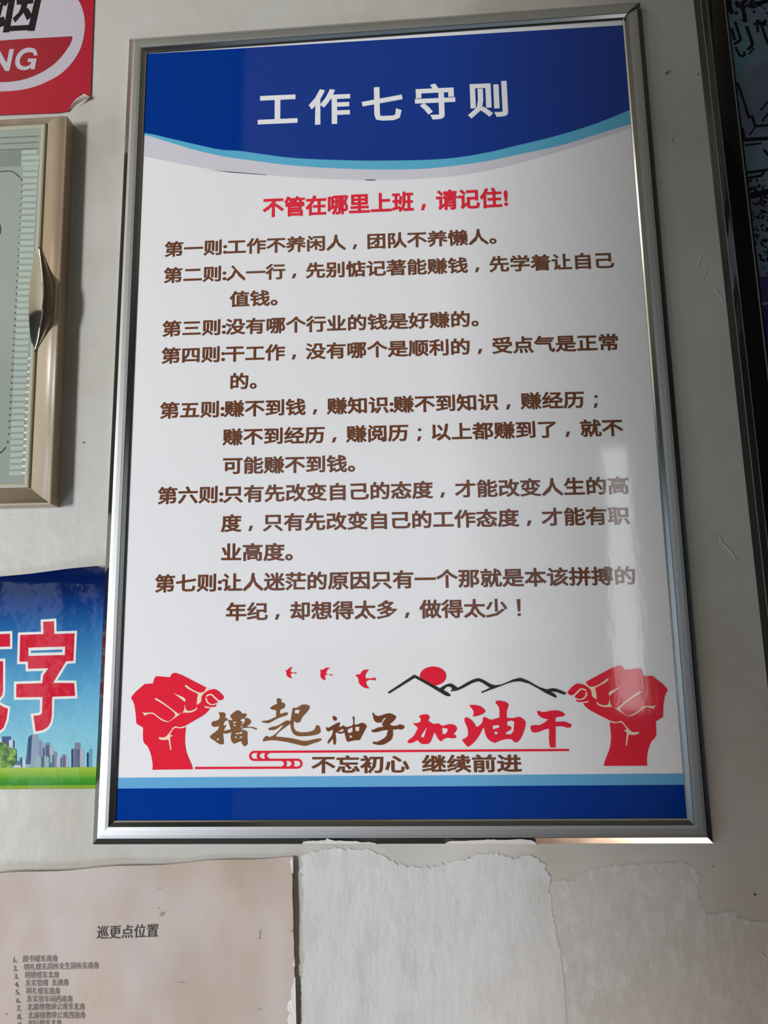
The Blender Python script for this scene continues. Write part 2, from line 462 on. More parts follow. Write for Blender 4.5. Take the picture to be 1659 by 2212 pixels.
# ------------------------------------------------------------------ the framed poster
YS = -0.005
poster = thing('framed_poster', 'large silver framed blue and white poster with title and seven rules in Chinese', 'poster', (0, 0, 1.4348))
FR = (-0.2062, 0.2062, 1.4349, 2.0603)
PROF = [(0.0, 0.0), (0.0005, 0.0044), (0.0045, 0.0074), (0.0046, 0.0072), (0.0049, 0.0080), (0.0070, 0.0082), (0.0100, 0.0082), (0.0122, 0.0080), (0.0125, 0.0076), (0.0150, 0.0066), (0.0160, 0.0058), (0.0161, 0.0045)]
rs = rails(FR, PROF, [3, 3, 2, 2, 0, 0, 0, 2, 4, 1, 2], 'frame_rail', [M['alu'], M['chrome'], M['groove'], M['edge'], M['bevel']], poster, miter=0.60)
# the exposed black corner key in the open mitre at the upper right
cx0, cz0 = 0.1905, 2.0472
flat('corner_key', [[at(x, y, -0.0072) for x, y in ((1346, 43), (1362, 27), (1383.5, 4.5), (1381, 14), (1377, 24), (1372, 30), (1360, 36), (1350, 44))]], M['black'], poster, -0.0072)
sheet = grid('print_sheet', -0.1925, 0.1925, 1.4485, 2.0465, 8, 12, lambda x, z: (x, YS, z), M['sheet'], poster)
L1, L2, L3, L4 = YS - 0.00006, YS - 0.00012, YS - 0.00018, YS - 0.00024
def P(x, y): return at(x, y, YS)
hdr_b = [(311, 285.6), (462.8, 321), (520, 326.5), (625.5, 340.7), (720, 345.6), (820.8, 347.2), (951, 344), (1081, 327.7 - 4), (1120, 312.7 + 1), (1211.5, 291), (1290, 266), (1359.5, 238), (1375, 232)]
hdr_b[7] = (1040, 332)
cy = [(311, 290), (400, 318), (462.8, 334), (520, 343.5), (625.5, 357), (720, 363.4), (820.8, 366.3), (925, 364), (1040, 350), (1120, 333.7), (1211.5, 314), (1290, 290), (1361, 267.9), (1376, 262)]
lv = [(305, 336), (380, 352), (462.8, 366.7), (520, 373.5), (640, 383), (720, 387), (800, 388.7), (880, 387.5), (960, 382.5), (1040, 371), (1120, 352.5), (1240, 317.7), (1300, 298), (1362, 276), (1376, 271)]
def soft(pts, n=5):
    P_ = [Vector(p) for p in pts]; out = []
    for i in range(len(P_) - 1):
        a, b = P_[i], P_[i + 1]; p0 = P_[max(i - 1, 0)]; p3 = P_[min(i + 2, len(P_) - 1)]
        for k in range(n):
            t = k / n
            out.append(tuple(0.5 * ((2 * a) + (b - p0) * t + (2 * p0 - 5 * a + 4 * b - p3) * t * t + (3 * a - p0 - 3 * b + p3) * t ** 3)))
    out.append(tuple(P_[-1])); return out
TL = (-0.1925, 2.0440); TR = (0.1925, 2.0396)
def band(name, pts, m, yp, top):
    c = [P(*p) for p in soft(pts)]
    c[0] = (-0.1925, c[0][1]); c[-1] = (0.1925, c[-1][1])
    c = [q for q in c if abs(q[0]) <= 0.1925]
    return flat(name, [top + c[::-1]], m, sheet, yp)
band('header_lavender_band', lv, M['lav'], L1, [(-0.1925, 2.0), (0.1925, 2.0)])  # printed lavender crescent below the cyan one
band('header_cyan_band', cy, M['cyan'], L2, [(-0.1925, 2.0), (0.1925, 2.0)])
band('header_blue_band', hdr_b, M['blue'], L3, [TL, TR])
quads('header_dark_line', [[P(450, 367.2), P(575, 377.6), P(575, 378.6), P(500, 373)]], M['ink'], sheet, L4)  # printed dark accents under the header
quads('header_dark_line', [[P(786, 388.2), P(813, 388.2), P(808, 390), P(792, 390)]], M['ink'], sheet, L4)
quads('footer_light_band', [[(-0.1925, 1.4715), (0.1925, 1.4715), (0.1925, 1.4788), (-0.1925, 1.4788)]], M['lblue'], sheet, L1)
quads('footer_blue_band', [[(-0.1925, 1.4486), (0.1925, 1.4486), (0.1925, 1.4717), (-0.1925, 1.4717)]], M['blue'], sheet, L2)

def line(text, l, r, em, color, bold, yp=L4, edge=True, **k):
    (xl, zl), (xr, zr) = P(*l), P(*r)
    if edge:
        link('lettering_edge', glyphs(text, xl, xr, zl, zr, em, yp + 0.00006, bold + 0.012, **k), M['brown_edge'], sheet)
    return link('lettering', glyphs(text, xl, xr, zl, zr, em, yp, bold, **k), M[color], sheet)
t_pitch = (P(1090, 213)[0] - P(567, 238)[0])
line('工作七守则', (550.7, 237.5), (1106.6, 212.6), 0.0322, 'title', 0.026, edge=False, em_w=0.0335)
line('不管在哪里上班，请记住!', (569.9, 448.7), (1081.3, 427), 0.0172, 'red', 0.030, edge=False)
BODY = [('第一则:工作不养闲人，团队不养懒人。', (357.1, 538.8), (1052.8, 511.2)),
        ('第二则:入一行，先别惦记著能赚钱，先学着让自己', (355.3, 595.1), (1324, 561.9)),
        ('值钱。', (498.2, 646.4), (580.7, 643.8)),
        ('第三则:没有哪个行业的钱是好赚的。', (352.3, 710.6), (1014, 688.9)),
        ('第四则:干工作，没有哪个是顺利的，受点气是正常', (350.5, 768.7), (1334.6, 738.6)),
        ('的。', (497.6, 823.7), (535.8, 823.2)),
        ('第五则:赚不到钱，赚知识:赚不到知识，赚经历；', (347.2, 887), (1260.4, 862.9)),
        ('赚不到经历，赚阅历；以上都赚到了，就不', (483.1, 944.3), (1343.3, 923.2)),
        ('可能赚不到钱。', (482.8, 1006), (747.4, 1001.5)),
        ('第六则:只有先改变自己的态度，才能改变人生的高', (342.4, 1070.9), (1356.3, 1048.1)),
        ('度，只有先改变自己的工作态度，才能有职', (479.7, 1130.6), (1357.3, 1113.5)),
        ('业高度。', (479.1, 1192.9), (612.3, 1192.3)),
        ('第七则:让人迷茫的原因只有一个那就是本该拼搏的', (336.6, 1260.7), (1371.2, 1243.1)),
        ('年纪，却想得太多，做得太少！', (490, 1321.4), (1093.7, 1313.4))]
for tx, l, r in BODY:
    line(tx, l, r, 0.01335, 'brown', 0.013)
line('不忘初心 继续前进', (675.3, 1651.7), (1123.6, 1648.6), 0.0118, 'brown', 0.016)

# brush lettering, traced
def C(ox, oy, s, pts): return crop(ox, oy, s, pts, YS)
def traced(name, outs, color, yp=L4, sm=True):
    return flat(name, [smooth_poly(p) if sm else p for p in outs], M[color], sheet, yp)
A = lambda p: C(440, 1500, 11.85, p)
traced('brush_character', [A([(380,460),(500,462),(560,500),(540,605),(598,610),(602,650),(725,665),(735,640),(690,580),(685,545),(710,510),(780,455),(860,402),(930,430),(975,490),(1040,485),(1085,500),(1105,525),(1085,555),(1025,605),(1130,610),(1190,655),(1215,695),(1190,740),(1100,830),(1230,832),(1290,845),(1370,878),(1345,903),(1310,895),(1240,862),(1150,855),(1000,870),(940,900),(985,905),(1070,925),(1120,965),(1115,1100),(1125,1275),(1045,1337),(990,1270),(955,1195),(780,1265),(735,1230),(700,1150),(692,1090),(710,965),(600,1003),(490,1000),(500,1100),(515,1262),(480,1278),(420,1275),(350,1240),(290,1195),(190,1130),(155,1090),(180,1050),(370,890),(395,800),(340,825),(240,825),(205,790),(200,740),(235,690),(320,675),(400,630),(415,560)]),
    A([(630,675),(600,665),(545,690),(500,760),(512,805),(590,770),(500,930),(600,912),(695,890)]), A([(745,705),(835,695),(820,720),(750,745)]), A([(760,765),(820,780),(815,805),(755,812)]),
    A([(925,680),(965,635),(1010,622),(1060,635),(1050,680),(1020,740),(985,770),(930,772),(980,745),(990,710),(965,690)]), A([(935,820),(1010,810),(1010,835),(930,845)]),
    A([(820,975),(860,990),(980,945),(980,1005),(880,1010),(810,1030)]), A([(790,1060),(850,1090),(795,1135)]), A([(885,1125),(985,1055),(980,1110)]), A([(310,1170),(390,1105),(388,1172)])], 'tan')
A = lambda p: C(550, 1500, 10.37, p)
traced('brush_character', [A([(515,85),(560,90),(598,125),(590,180),(650,190),(682,230),(675,275),(640,315),(570,345),(560,440),(700,402),(735,405),(745,430),(720,465),(640,495),(500,545),(320,640),(250,640),(145,612),(160,602),(310,575),(480,500),(485,355),(430,348),(350,318),(345,298),(380,270),(505,205),(495,120)]),
    A([(305,770),(330,750),(520,695),(600,650),(690,595),(740,582),(800,605),(855,300),(895,298),(905,310),(960,290),(1040,240),(1120,225),(1180,238),(1232,258),(1225,310),(1190,370),(1100,470),(1050,535),(1025,600),(990,630),(930,630),(880,585),(868,700),(880,760),(910,805),(960,835),(1230,835),(1300,810),(1350,770),(1370,700),(1410,688),(1445,710),(1470,780),(1480,830),(1450,870),(1350,910),(1200,932),(960,930),(890,900),(840,840),(812,760),(800,655),(640,770),(500,890),(465,945),(600,955),(860,990),(1050,1035),(1150,1040),(1380,995),(1480,990),(1502,1010),(1480,1035),(1300,1100),(1160,1150),(1080,1150),(950,1120),(700,1065),(450,1030),(330,1030),(200,1055),(183,1040),(195,990),(255,930),(290,935),(320,955),(360,945),(450,895),(640,700),(648,690),(600,700),(470,785),(430,798),(315,798)]),
    A([(900,350),(1015,345),(978,450),(950,428),(888,422)])], 'tan')
A = lambda p: C(695, 1530, 8.73, p)
traced('brush_character', [A([(200,150),(250,150),(285,190),(275,230),(230,235),(210,200)]),
    A([(80,350),(120,372),(220,315),(300,272),(350,268),(320,352),(380,340),(405,318),(450,355),(570,325),(588,300),(580,155),(615,160),(612,300),(660,308),(740,275),(800,285),(850,340),(715,600),(620,605),(490,635),(465,600),(445,530),(430,460),(370,478),(300,472),(295,450),(255,470),(268,600),(262,660),(240,697),(222,670),(212,570),(125,668),(108,660),(115,620),(190,510),(215,400),(120,440),(85,400)]),
    A([(305,445),(350,410),(400,385),(410,435)]), A([(480,405),(575,355),(583,435),(520,467),(490,455)]), A([(630,350),(710,350),(700,435),(630,425)]), A([(520,508),(575,520),(572,545),(525,562)])], 'brown')
traced('brush_character', [A([(950,85),(985,88),(990,120),(1060,145),(1130,130),(1200,105),(1280,95),(1330,108),(1405,155),(1380,210),(1280,300),(1310,322),(1430,322),(1465,305),(1550,325),(1558,345),(1545,378),(1495,402),(1430,392),(1400,402),(1340,400),(1335,530),(1310,590),(1240,645),(1160,685),(1010,682),(950,655),(985,622),(1010,635),(1120,595),(1200,540),(1225,500),(1232,460),(1255,415),(1180,415),(1000,455),(945,445),(930,405),(970,402),(1060,362),(1160,348),(1135,300),(1165,240),(1215,180),(1170,190),(1125,268),(1030,270),(985,220),(965,140)])], 'brown')
A = lambda p: C(870, 1500, 6.636, p); B = lambda p: C(1080, 1500, 9.76, p)
traced('brush_character', [A([(230,315),(270,292),(355,290),(388,325),(362,378),(455,425),(490,415),(530,428),(555,445),(610,440),(665,425),(740,440),(778,480),(765,520),(725,570),(765,590),(760,622),(735,630),(620,625),(550,672),(520,655),(455,540),(430,600),(400,670),(370,708),(270,708),(208,655),(130,695),(75,698),(65,680),(80,655),(150,600),(218,480),(140,412),(200,412),(250,395),(258,345)]),
    A([(350,455),(300,622),(252,605)]), A([(562,478),(645,492),(630,545),(600,568),(565,562)])], 'red')
traced('brush_character', [A([(948,152),(1040,152),(1130,180),(1188,240),(1160,270),(1080,305),(1002,320),(1015,250)]),
    A([(905,330),(960,350),(1010,395),(1055,470),(1110,435),(1145,380),(1148,325),(1190,330),(1250,360),(1385,330),(1378,190),(1322,110),(1350,90),(1400,90)]) + B([(70,146),(120,160),(178,205),(170,260),(140,350),(138,490),(220,500),(300,495),(350,478),(400,475),(460,500),(538,575),(535,650),(500,780),(450,900),(380,995),(335,1012),(290,998),(260,960),(220,945),(130,945),(50,960)]) + A([(1318,697),(1230,650),(1180,560),(1165,480),(1148,482),(1110,560),(1060,640),(990,715),(935,755),(890,710),(845,650),(925,600),(935,550),(925,480),(885,380),(888,335)]),
    A([(1285,447),(1380,440),(1380,475),(1288,500)]), A([(1308,528),(1370,548),(1325,585)]), B([(145,575),(240,553),(298,575),(290,700),(270,790),(230,840),(120,840),(118,810),(235,735),(235,690),(200,668),(148,660)])], 'red')
traced('brush_character', [B([(780,350),(830,350),(880,372),(960,365),(1080,342),(1190,338),(1260,350),(1330,385),(1372,430),(1330,460),(1190,485),(1165,510),(1165,578),(1380,578),(1440,605),(1500,628),(1502,685),(1450,703),(1400,697),(1310,675),(1170,675),(1170,1118),(1060,1122),(1040,1050),(1030,725),(960,735),(780,800),(700,800),(655,760),(635,690),(660,660),(740,645),(820,648),(920,600),(975,565),(1012,525),(900,500),(810,440),(785,390)])], 'red')
# the two fists
A = lambda p: C(270, 1440, 7.213, p)
FIST = A([(95,490),(115,450),(305,270),(435,262),(465,170),(490,148),(700,165),(730,115),(770,97),(810,102),(1060,220),(1270,330),(1320,360),(1390,348),(1440,370),(1500,420),(1545,475),(1525,510),(1490,525),(1450,515),(1440,555),(1400,580),(1420,595),(1420,620),(1380,630),(1290,630),(1325,655),(1260,730),(1100,830),(940,920),(945,950),(935,1100),(940,1230),(965,1350),(1010,1460),(1045,1550),(1057,1600),(425,1608),(432,1560),(420,1440),(395,1340),(350,1240),(300,1190),(285,1150),(282,950),(178,888),(165,720),(150,620),(130,550)])
CREAM = [A(p) for p in ([(1270,330),(1262,345),(1225,395),(1150,400),(1075,370),(950,285),(935,295),(940,310),(1060,385),(1140,425),(1125,500),(1120,600),(1185,545),(1195,470),(1230,420),(1290,375),(1350,352)],
    [(1265,475),(1270,450),(1300,430),(1350,425),(1390,455),(1460,525),(1440,540),(1380,480),(1340,445),(1300,455)], [(1255,480),(1275,490),(1285,530),(1320,570),(1370,585),(1440,560),(1430,580),(1350,600),(1290,575),(1260,530)],
    [(1240,605),(1260,620),(1320,632),(1330,650),(1250,640)], [(755,410),(870,460),(925,485),(942,510),(938,550),(890,515),(810,450)],
    [(465,490),(485,492),(600,560),(720,650),(840,740),(885,710),(850,745),(760,810),(680,860),(600,850),(520,800),(440,740),(380,735),(300,765),(290,725),(262,700),(310,718),(440,718),(480,745),(560,805),(640,845),(690,850),(785,765),(780,735),(740,690),(620,600),(520,540),(475,515)],
    [(935,590),(945,650),(975,685),(1040,685),(1100,655),(1125,625),(1122,660),(1080,695),(1020,715),(895,715),(922,680),(928,620)],
    [(780,930),(850,945),(940,920),(940,945),(870,962),(778,955),(700,1060),(750,1075),(702,1100),(725,1300),(710,1303),(680,1138),(560,1138),(530,1118),(528,1098),(625,1098),(700,1020)])]
def mirror(p): return [(0.0018 - x, z) for x, z in p][::-1]
for f in (lambda p: p, mirror):
    fo = flat('fist_emblem', [smooth_poly(f(FIST), 3, 40)], M['red'], sheet, L3)
    vs, fs = [], []
    for p in CREAM:
        me = to_wall(curve_mesh([smooth_poly(f(p), 3, 60)]), L4)
        n0 = len(vs); vs += [tuple(v.co) for v in me.vertices]; fs += [tuple(n0 + i for i in q.vertices) for q in me.polygons]
    me = bpy.data.meshes.new('fist_crease'); me.from_pydata(vs, [], fs); me.update()
    link('fist_crease', me, M['cream'], sheet)
A = lambda p: C(600, 1430, 6.9125, p)
traced('bird_emblem', [A([(1158,207),(1178,188),(1225,182),(1260,135),(1300,115),(1362,115),(1325,160),(1305,210),(1310,245),(1370,245),(1455,232),(1468,277),(1410,268),(1350,272),(1315,300),(1325,340),(1370,397),(1300,388),(1240,350),(1208,300),(1203,250),(1185,222)])], 'red')
traced('bird_emblem', [A([(108,125),(145,118),(175,85),(228,78),(195,110),(190,150),(240,158),(275,150),(278,175),(230,168),(195,175),(190,200),(215,243),(165,230),(130,195),(128,150)])], 'red')
traced('bird_emblem', [A([(628,118),(680,112),(720,85),(778,88),(735,125),(718,175),(745,185),(810,182),(810,208),(750,190),(700,200),(710,275),(660,250),(635,205),(640,150)])], 'red')
traced('sun_emblem', [[P(935.4 + 28.6 * math.cos(k * math.pi / 20), 1460.4 + 20.7 * math.sin(k * math.pi / 20)) for k in range(40)]], 'red', L3, False)
A = lambda p: C(820, 1425, 3.95, p)
traced('mountain_emblem', [A([(65,280),(295,127),(340,150),(515,245),(600,295),(607,310),(580,312),(500,270),(400,210),(300,155),(85,288)])], 'ink', L4)
traced('mountain_emblem', [A([(510,245),(560,215),(605,203),(640,220),(665,240),(835,158),(860,162),(985,218),(1190,155),(1215,158),(1420,252),(1480,243),(1520,252),(1595,285),(1575,300),(1500,275),(1460,272),(1500,300),(1513,325),(1490,320),(1200,185),(980,245),(870,285),(865,275),(940,240),(850,187),(830,187),(665,262),(610,272),(605,262),(620,255),(605,232),(575,232),(540,265)])], 'ink', L4 - 0.00003)
A = lambda p: C(520, 1600, 10.37, p)
def arc(cx_, cy_, r, a0, a1, n=10): return [(cx_ + r * math.cos(math.radians(a0 + (a1 - a0) * k / n)), cy_ + r * math.sin(math.radians(a0 + (a1 - a0) * k / n))) for k in range(n + 1)]
wl = 4.3 * 0.000352
quads('scroll_line', ribbon([P(1229, 1620)] + A(arc(300, 341, 89, -90, -270) + arc(1270, 515, 88, -90, 90)) + [P(421, 1659)], wl), M['red'], sheet, L3)
qs = []
for cxx, cyy, s_ in ((476, 341, -1), (646, 341, -1)): qs += ribbon(A([(cxx + 0 - 89 * math.cos(math.radians(a)) + 0, cyy + 84 * math.sin(math.radians(a))) for a in range(-80, 81, 16)]), wl * 1.2)
for cxx, cyy in ((915, 515), (1083, 515)): qs += ribbon(A([(cxx + 85 * math.cos(math.radians(a)), cyy + 84 * math.sin(math.radians(a))) for a in range(-80, 81, 16)]), wl * 1.2)
quads('scroll_line', qs, M['red'], sheet, L3 - 0.00006)['kind'] = 'stuff'

# paper scraps that overlap the lower rail of the frame
M['scrap'] = mat('torn_paper', srgb(206, 206, 202), rough=0.7)
scr = thing('torn_paper_edge', 'ragged strip of torn pale paper stuck along the underside of the silver frame', 'paper scrap', (0.02, -0.001, 1.434))
def scrap(ptsx):
    top = soft([(600 + x / 2.765, 1760 + y / 2.765) for x, y in ptsx], 4)
    top = [(x, min(1822, y + random.uniform(-0.7, 0.7))) for x, y in top]
    vs, fs = [], []
    for x, y in top:
        a = at(x, y, -0.0078); b = at(x, 1822.5, -0.0074); c = at(x, 1824.5, -0.0006)
        vs += [(a[0], -0.0078, a[1]), (b[0], -0.0074, b[1]), (c[0], -0.0006, c[1])]
    for i in range(len(top) - 1):
        k = 3 * i; fs += [(k, k + 1, k + 4, k + 3), (k + 1, k + 2, k + 5, k + 4)]
    me = bpy.data.meshes.new('scrap'); me.from_pydata(vs, [], fs); me.update()
    return link('paper_flap', me, M['scrap'], scr)
scrap([(145,172),(160,160),(210,155),(280,152),(293,143),(330,153),(400,157),(460,158),(490,163),(560,165),(590,172)])
scrap([(1000,172),(1040,157),(1130,155),(1230,150),(1275,147),(1350,152),(1440,145),(1520,155),(1545,172)])

# ------------------------------------------------------------------ red no-smoking sign, upper left
M['sred'] = mat('sign_red', srgb(168, 14, 42), rough=0.45, spec=0.3)
M['sred2'] = mat('sign_dark_red', srgb(148, 18, 36), rough=0.45, spec=0.3)
M['swhite'] = mat('sign_white', srgb(186, 178, 188), rough=0.5, spec=0.3)
M['sblack'] = mat('sign_black', srgb(20, 17, 17), rough=0.7, spec=0.2)
M['sback'] = mat('sign_paper_back', srgb(214, 202, 196), rough=0.7)
sg = thing('no_smoking_sign', 'red paper sign with white oval and partly seen letters NG, corner peeling', 'sign', (-0.30, -0.001, 2.06))
YG = -0.0010
S1 = lambda p: crop(0, 0, 4.879, p, YG); S2 = lambda p: crop(0, 0, 12.29, p, YG)
xr0, zr0 = at(203, 0, YG); xr1, zr1 = at(195.7, 211, YG)
corner = S1([(955, 1030), (920, 1032), (850, 990), (800, 1075), (720, 1172), (600, 1190)])
bl = at(0, 248.5, YG)
ext = (xr0 - (xr1 - xr0) * 1.2, zr0 + (zr0 - zr1) * 1.2)
out = [ext, (xr1, zr1)] + corner[1:] + [bl, (bl[0] - 0.14, bl[1] - 0.003), (bl[0] - 0.14, ext[1])]
flat('sign_sheet', [out], M['sred'], sg, YG)
def ell(pts): return smooth_poly(pts, 5, 60)
oval = S1([(820,0),(870,100),(895,250),(880,400),(840,530),(760,660),(640,780),(500,860),(380,910),(240,945),(0,965)])
mid = (oval[-1][0] - 0.012, 0); mz = oval[0][1] + 0.014
oval = [oval[0]] + oval[1:] + [(oval[-1][0] - 0.09, oval[-1][1] + 0.012), (oval[-1][0] - 0.09, mz + 0.02), (oval[0][0] - 0.05, mz + 0.012)]
flat('sign_oval', [ell(oval)], M['swhite'], sg, YG - 0.0001)
segm = S1([(0,430),(765,383),(752,440),(700,530),(600,650),(480,740),(350,805),(200,850),(0,868)])
segm = [(segm[0][0] - 0.08, segm[0][1] - 0.004)] + segm + [(segm[-1][0] - 0.08, segm[-1][1] + 0.01)]
flat('sign_band', [smooth_poly(segm, 4, 30)], M['sred2'], sg, YG - 0.0002)
quads('sign_character', [S2(p) for p in ([(265,-160),(430,-160),(250,860),(75,870)], [(960,-160),(1130,-160),(920,825),(730,825)], [(150,720),(300,690),(795,662),(805,800),(255,835),(140,850)],
      [(440,0),(890,0),(880,95),(450,130)], [(560,60),(740,60),(700,250),(560,230)], [(560,200),(700,230),(610,360),(415,590),(350,480),(500,330)], [(620,330),(640,220),(750,225),(850,390)], [(620,330),(850,390),(800,480),(720,545)],
      [(-100,0),(250,0),(180,130),(90,140)], [(90,130),(180,130),(140,175)], [(-60,100),(95,110),(10,440),(-120,460)], [(-60,490),(100,440),(150,590),(110,690)], [(-60,490),(110,690),(0,730),(-80,700)], [(330,470),(350,480),(415,590),(400,600)],
      [(265,-160),(1130,-160),(1110,-60),(250,-60)])], M['sblack'], sg, YG - 0.0002)
flat('sign_letter', [S2([(0,1345),(180,1680),(255,1310),(380,1310),(250,1890),(140,1890),(0,1650),(-40,1560),(-110,1900),(-230,1900),(-120,1320),(-20,1320)])], M['swhite'], sg, YG - 0.0003)
flat('sign_letter', [smooth_poly(S2([(1005,1480),(900,1480),(890,1420),(830,1395),(720,1400),(620,1450),(540,1570),(530,1660),(570,1740),(640,1770),(750,1755),(820,1700),(830,1655),(735,1655),(750,1560),(980,1560),(920,1850),(830,1850),(820,1800),(750,1850),(620,1870),(500,1840),(425,1750),(410,1620),(450,1480),(560,1350),(700,1280),(840,1275),(950,1320)]), 3, 45)], M['swhite'], sg, YG - 0.0003)
# peeled corner: the sheet folds towards the viewer and shows its back
pa, pb, pc = crop(0, 0, 4.879, [(850, 990)], YG - 0.0045)[0], crop(0, 0, 4.879, [(955, 1032)], YG - 0.001)[0], crop(0, 0, 4.879, [(725, 1172)], YG - 0.001)[0]
vs, fs = [], []
n = 8
for i in range(n + 1):
    t = i / n
    for j in range(n + 1):
        u = j / n
        fx = pc[0] + (pb[0] - pc[0]) * u; fz = pc[1] + (pb[1] - pc[1]) * u
        wgt = math.sin(math.pi * u) if u < .62 else math.sin(math.pi * u)
        tip = (pa[0] - (pc[0] + pb[0]) / 2, pa[1] - (pc[1] + pb[1]) / 2)
        k = t * max(0.0, 1 - abs(u - 0.55) / (0.55 if u < .55 else .45))
        y = YG - 0.0004 - 0.0042 * math.sin(min(1, k + 0.12) * math.pi * 0.75)
        sag = 0.0013 * math.sin(math.pi * u) * (1 - t)
        vs.append((fx + tip[0] * k + sag * .3, y, fz + tip[1] * k + sag))
for i in range(n):
    for j in range(n):
        a = i * (n + 1) + j; fs.append((a, a + 1, a + n + 2, a + n + 1))
me = bpy.data.meshes.new('peeled_corner'); me.from_pydata(vs, [], fs); me.update()
for p in me.polygons: p.use_smooth = True
o = link('peeled_corner', me, M['sback'], sg); o['label'] = 'curled pale underside of the peeling corner'

# ------------------------------------------------------------------ champagne distribution box, left
M['champ'] = mat('champagne_plastic', srgb(198, 184, 160), rough=0.33, spec=0.5, bump=[(500, 0.00003, 2, (1, 1, 1))])
noise_color(M['champ'], [(0.3, srgb(150, 126, 100)), (0.55, srgb(172, 156, 132)), (0.8, srgb(182, 172, 150))], 14, 4, (1, 1, 0.35))
M['champ2'] = mat('champagne_bezel', srgb(172, 168, 146), rough=0.3)
M['ridge'] = mat('pale_edge', srgb(196, 186, 168), rough=0.4)  # paler line along the outer front edge
M['dark'] = mat('dark_gap', srgb(58, 50, 46), rough=0.6)
M['bglass'] = mat('smoked_door_glass', srgb(150, 158, 150), rough=0.03, coat=0.3)
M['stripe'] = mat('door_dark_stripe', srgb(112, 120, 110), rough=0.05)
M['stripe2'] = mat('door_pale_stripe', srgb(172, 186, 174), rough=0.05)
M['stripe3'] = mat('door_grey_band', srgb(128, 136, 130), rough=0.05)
M['dline'] = mat('door_dotted_line', srgb(70, 76, 70), rough=0.1)
M['dash'] = mat('door_white_dash', srgb(222, 226, 222), rough=0.2)
M['hchrome'] = mat('polished_chrome', (0.72, 0.70, 0.64, 1), rough=0.07, metal=1.0)
BO = Vector((-0.2503, 0, 1.9860))
def bx(x, z): return (BO.x + x - 0.0172 * z, BO.z + z - 0.008 * x)
bxt = thing('distribution_box', 'champagne plastic electrical box with striped glass door and chrome pull handle', 'electrical box', (BO.x - 0.15, 0, BO.z - 0.315))
def rails2(rect, prof, pm, sc, name, mats, parent, xf):
    """mitred rails, inset scaled per side (left, right, bottom, top), then moved by xf"""
    x0, x1, z0, z1 = rect; l, r, b, t = sc; out = []
    for side in ('left', 'right', 'bottom', 'top'):
        vs, fs = [], []; n = len(prof)
        for k in (0, 1):
            for d, h in prof:
                xl, xr, zb, zt = x0 + d * l, x1 - d * r, z0 + d * b, z1 - d * t
                p = {'left': (xl, zt if k else zb), 'right': (xr, zt if k else zb), 'bottom': (xr if k else xl, zb), 'top': (xr if k else xl, zt)}[side]
                q = xf(*p); vs.append((q[0], -h, q[1]))
        for i in range(n - 1): fs.append((i, i + 1, n + i + 1, n + i))
        fs.append((0, n, 2 * n - 1, n - 1)); fs.append(tuple(range(n))); fs.append(tuple(range(2 * n - 1, n - 1, -1)))
        me = bpy.data.meshes.new(name); me.from_pydata(vs, [], fs); me.update()
        bm = bmesh.new(); bm.from_mesh(me); bmesh.ops.recalc_face_normals(bm, faces=bm.faces); bm.to_mesh(me); bm.free()
        o = link(name, me, mats, parent)
        for i, p in enumerate(me.polygons): p.material_index = pm[i] if i < n - 1 else pm[0]
        for i, p in enumerate(me.polygons): p.use_smooth = 2 < i < n - 3
        out.append(o)
    return out
bp = [(0.0, 0.0), (0.0, 0.0122), (0.0004, 0.0129), (0.0012, 0.0131), (0.0030, 0.0146), (0.0050, 0.0155), (0.0070, 0.0160), (0.0095, 0.0160), (0.0120, 0.0155), (0.0142, 0.0145), (0.0150, 0.0138), (0.0151, 0.0085)]
rails2((-0.30, 0.0, -0.3152, 0.0), bp, [0, 1] + [0] * 9, (1, 1, 0.80, 0.40), 'box_frame', [M['champ'], M['ridge']], bxt, bx)
def slab(name, x0, x1, z0, z1, h0, h1, m, parent, xf):
    vs = []
    for h in (h0, h1):
        for x, z in ((x0, z0), (x1, z0), (x1, z1), (x0, z1)):
            q = xf(x, z); vs.append((q[0], -h, q[1]))
    fs = [(0, 3, 2, 1), (4, 5, 6, 7), (0, 1, 5, 4), (1, 2, 6, 5), (2, 3, 7, 6), (3, 0, 4, 7)]
    me = bpy.data.meshes.new(name); me.from_pydata(vs, [], fs); me.update()
    bm = bmesh.new(); bm.from_mesh(me); bmesh.ops.recalc_face_normals(bm, faces=bm.faces); bm.to_mesh(me); bm.free()
    return link(name, me, m, parent)
slab('box_back', -0.288, -0.0145, -0.3040, -0.0055, 0.001, 0.0086, M['dark'], bxt, bx)
door = slab('door', -0.284, -0.0200, -0.2995, -0.0100, 0.0088, 0.0134, M['bglass'], bxt, bx)
dp = [(0.0, 0.0090), (0.0003, 0.0140), (0.0012, 0.0145), (0.0026, 0.0145), (0.0038, 0.0137), (0.0040, 0.0128)]
rails2((-0.287, -0.0164, -0.3030, -0.0062), dp, [0, 0, 0, 0, 0], (1, 1, 1, 1), 'door_bezel', [M['champ2']], door, bx)
YD = -0.0135
D9 = lambda p: crop(0, 230, 9.217, p, YD)
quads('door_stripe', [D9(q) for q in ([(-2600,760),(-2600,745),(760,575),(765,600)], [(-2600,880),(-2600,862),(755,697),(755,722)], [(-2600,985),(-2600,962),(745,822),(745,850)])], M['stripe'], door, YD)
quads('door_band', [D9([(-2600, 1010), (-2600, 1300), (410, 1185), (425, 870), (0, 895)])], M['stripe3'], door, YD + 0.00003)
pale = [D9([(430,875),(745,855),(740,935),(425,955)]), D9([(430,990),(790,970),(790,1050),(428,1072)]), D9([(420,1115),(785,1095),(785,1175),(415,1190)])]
y0 = 1230
k = 0
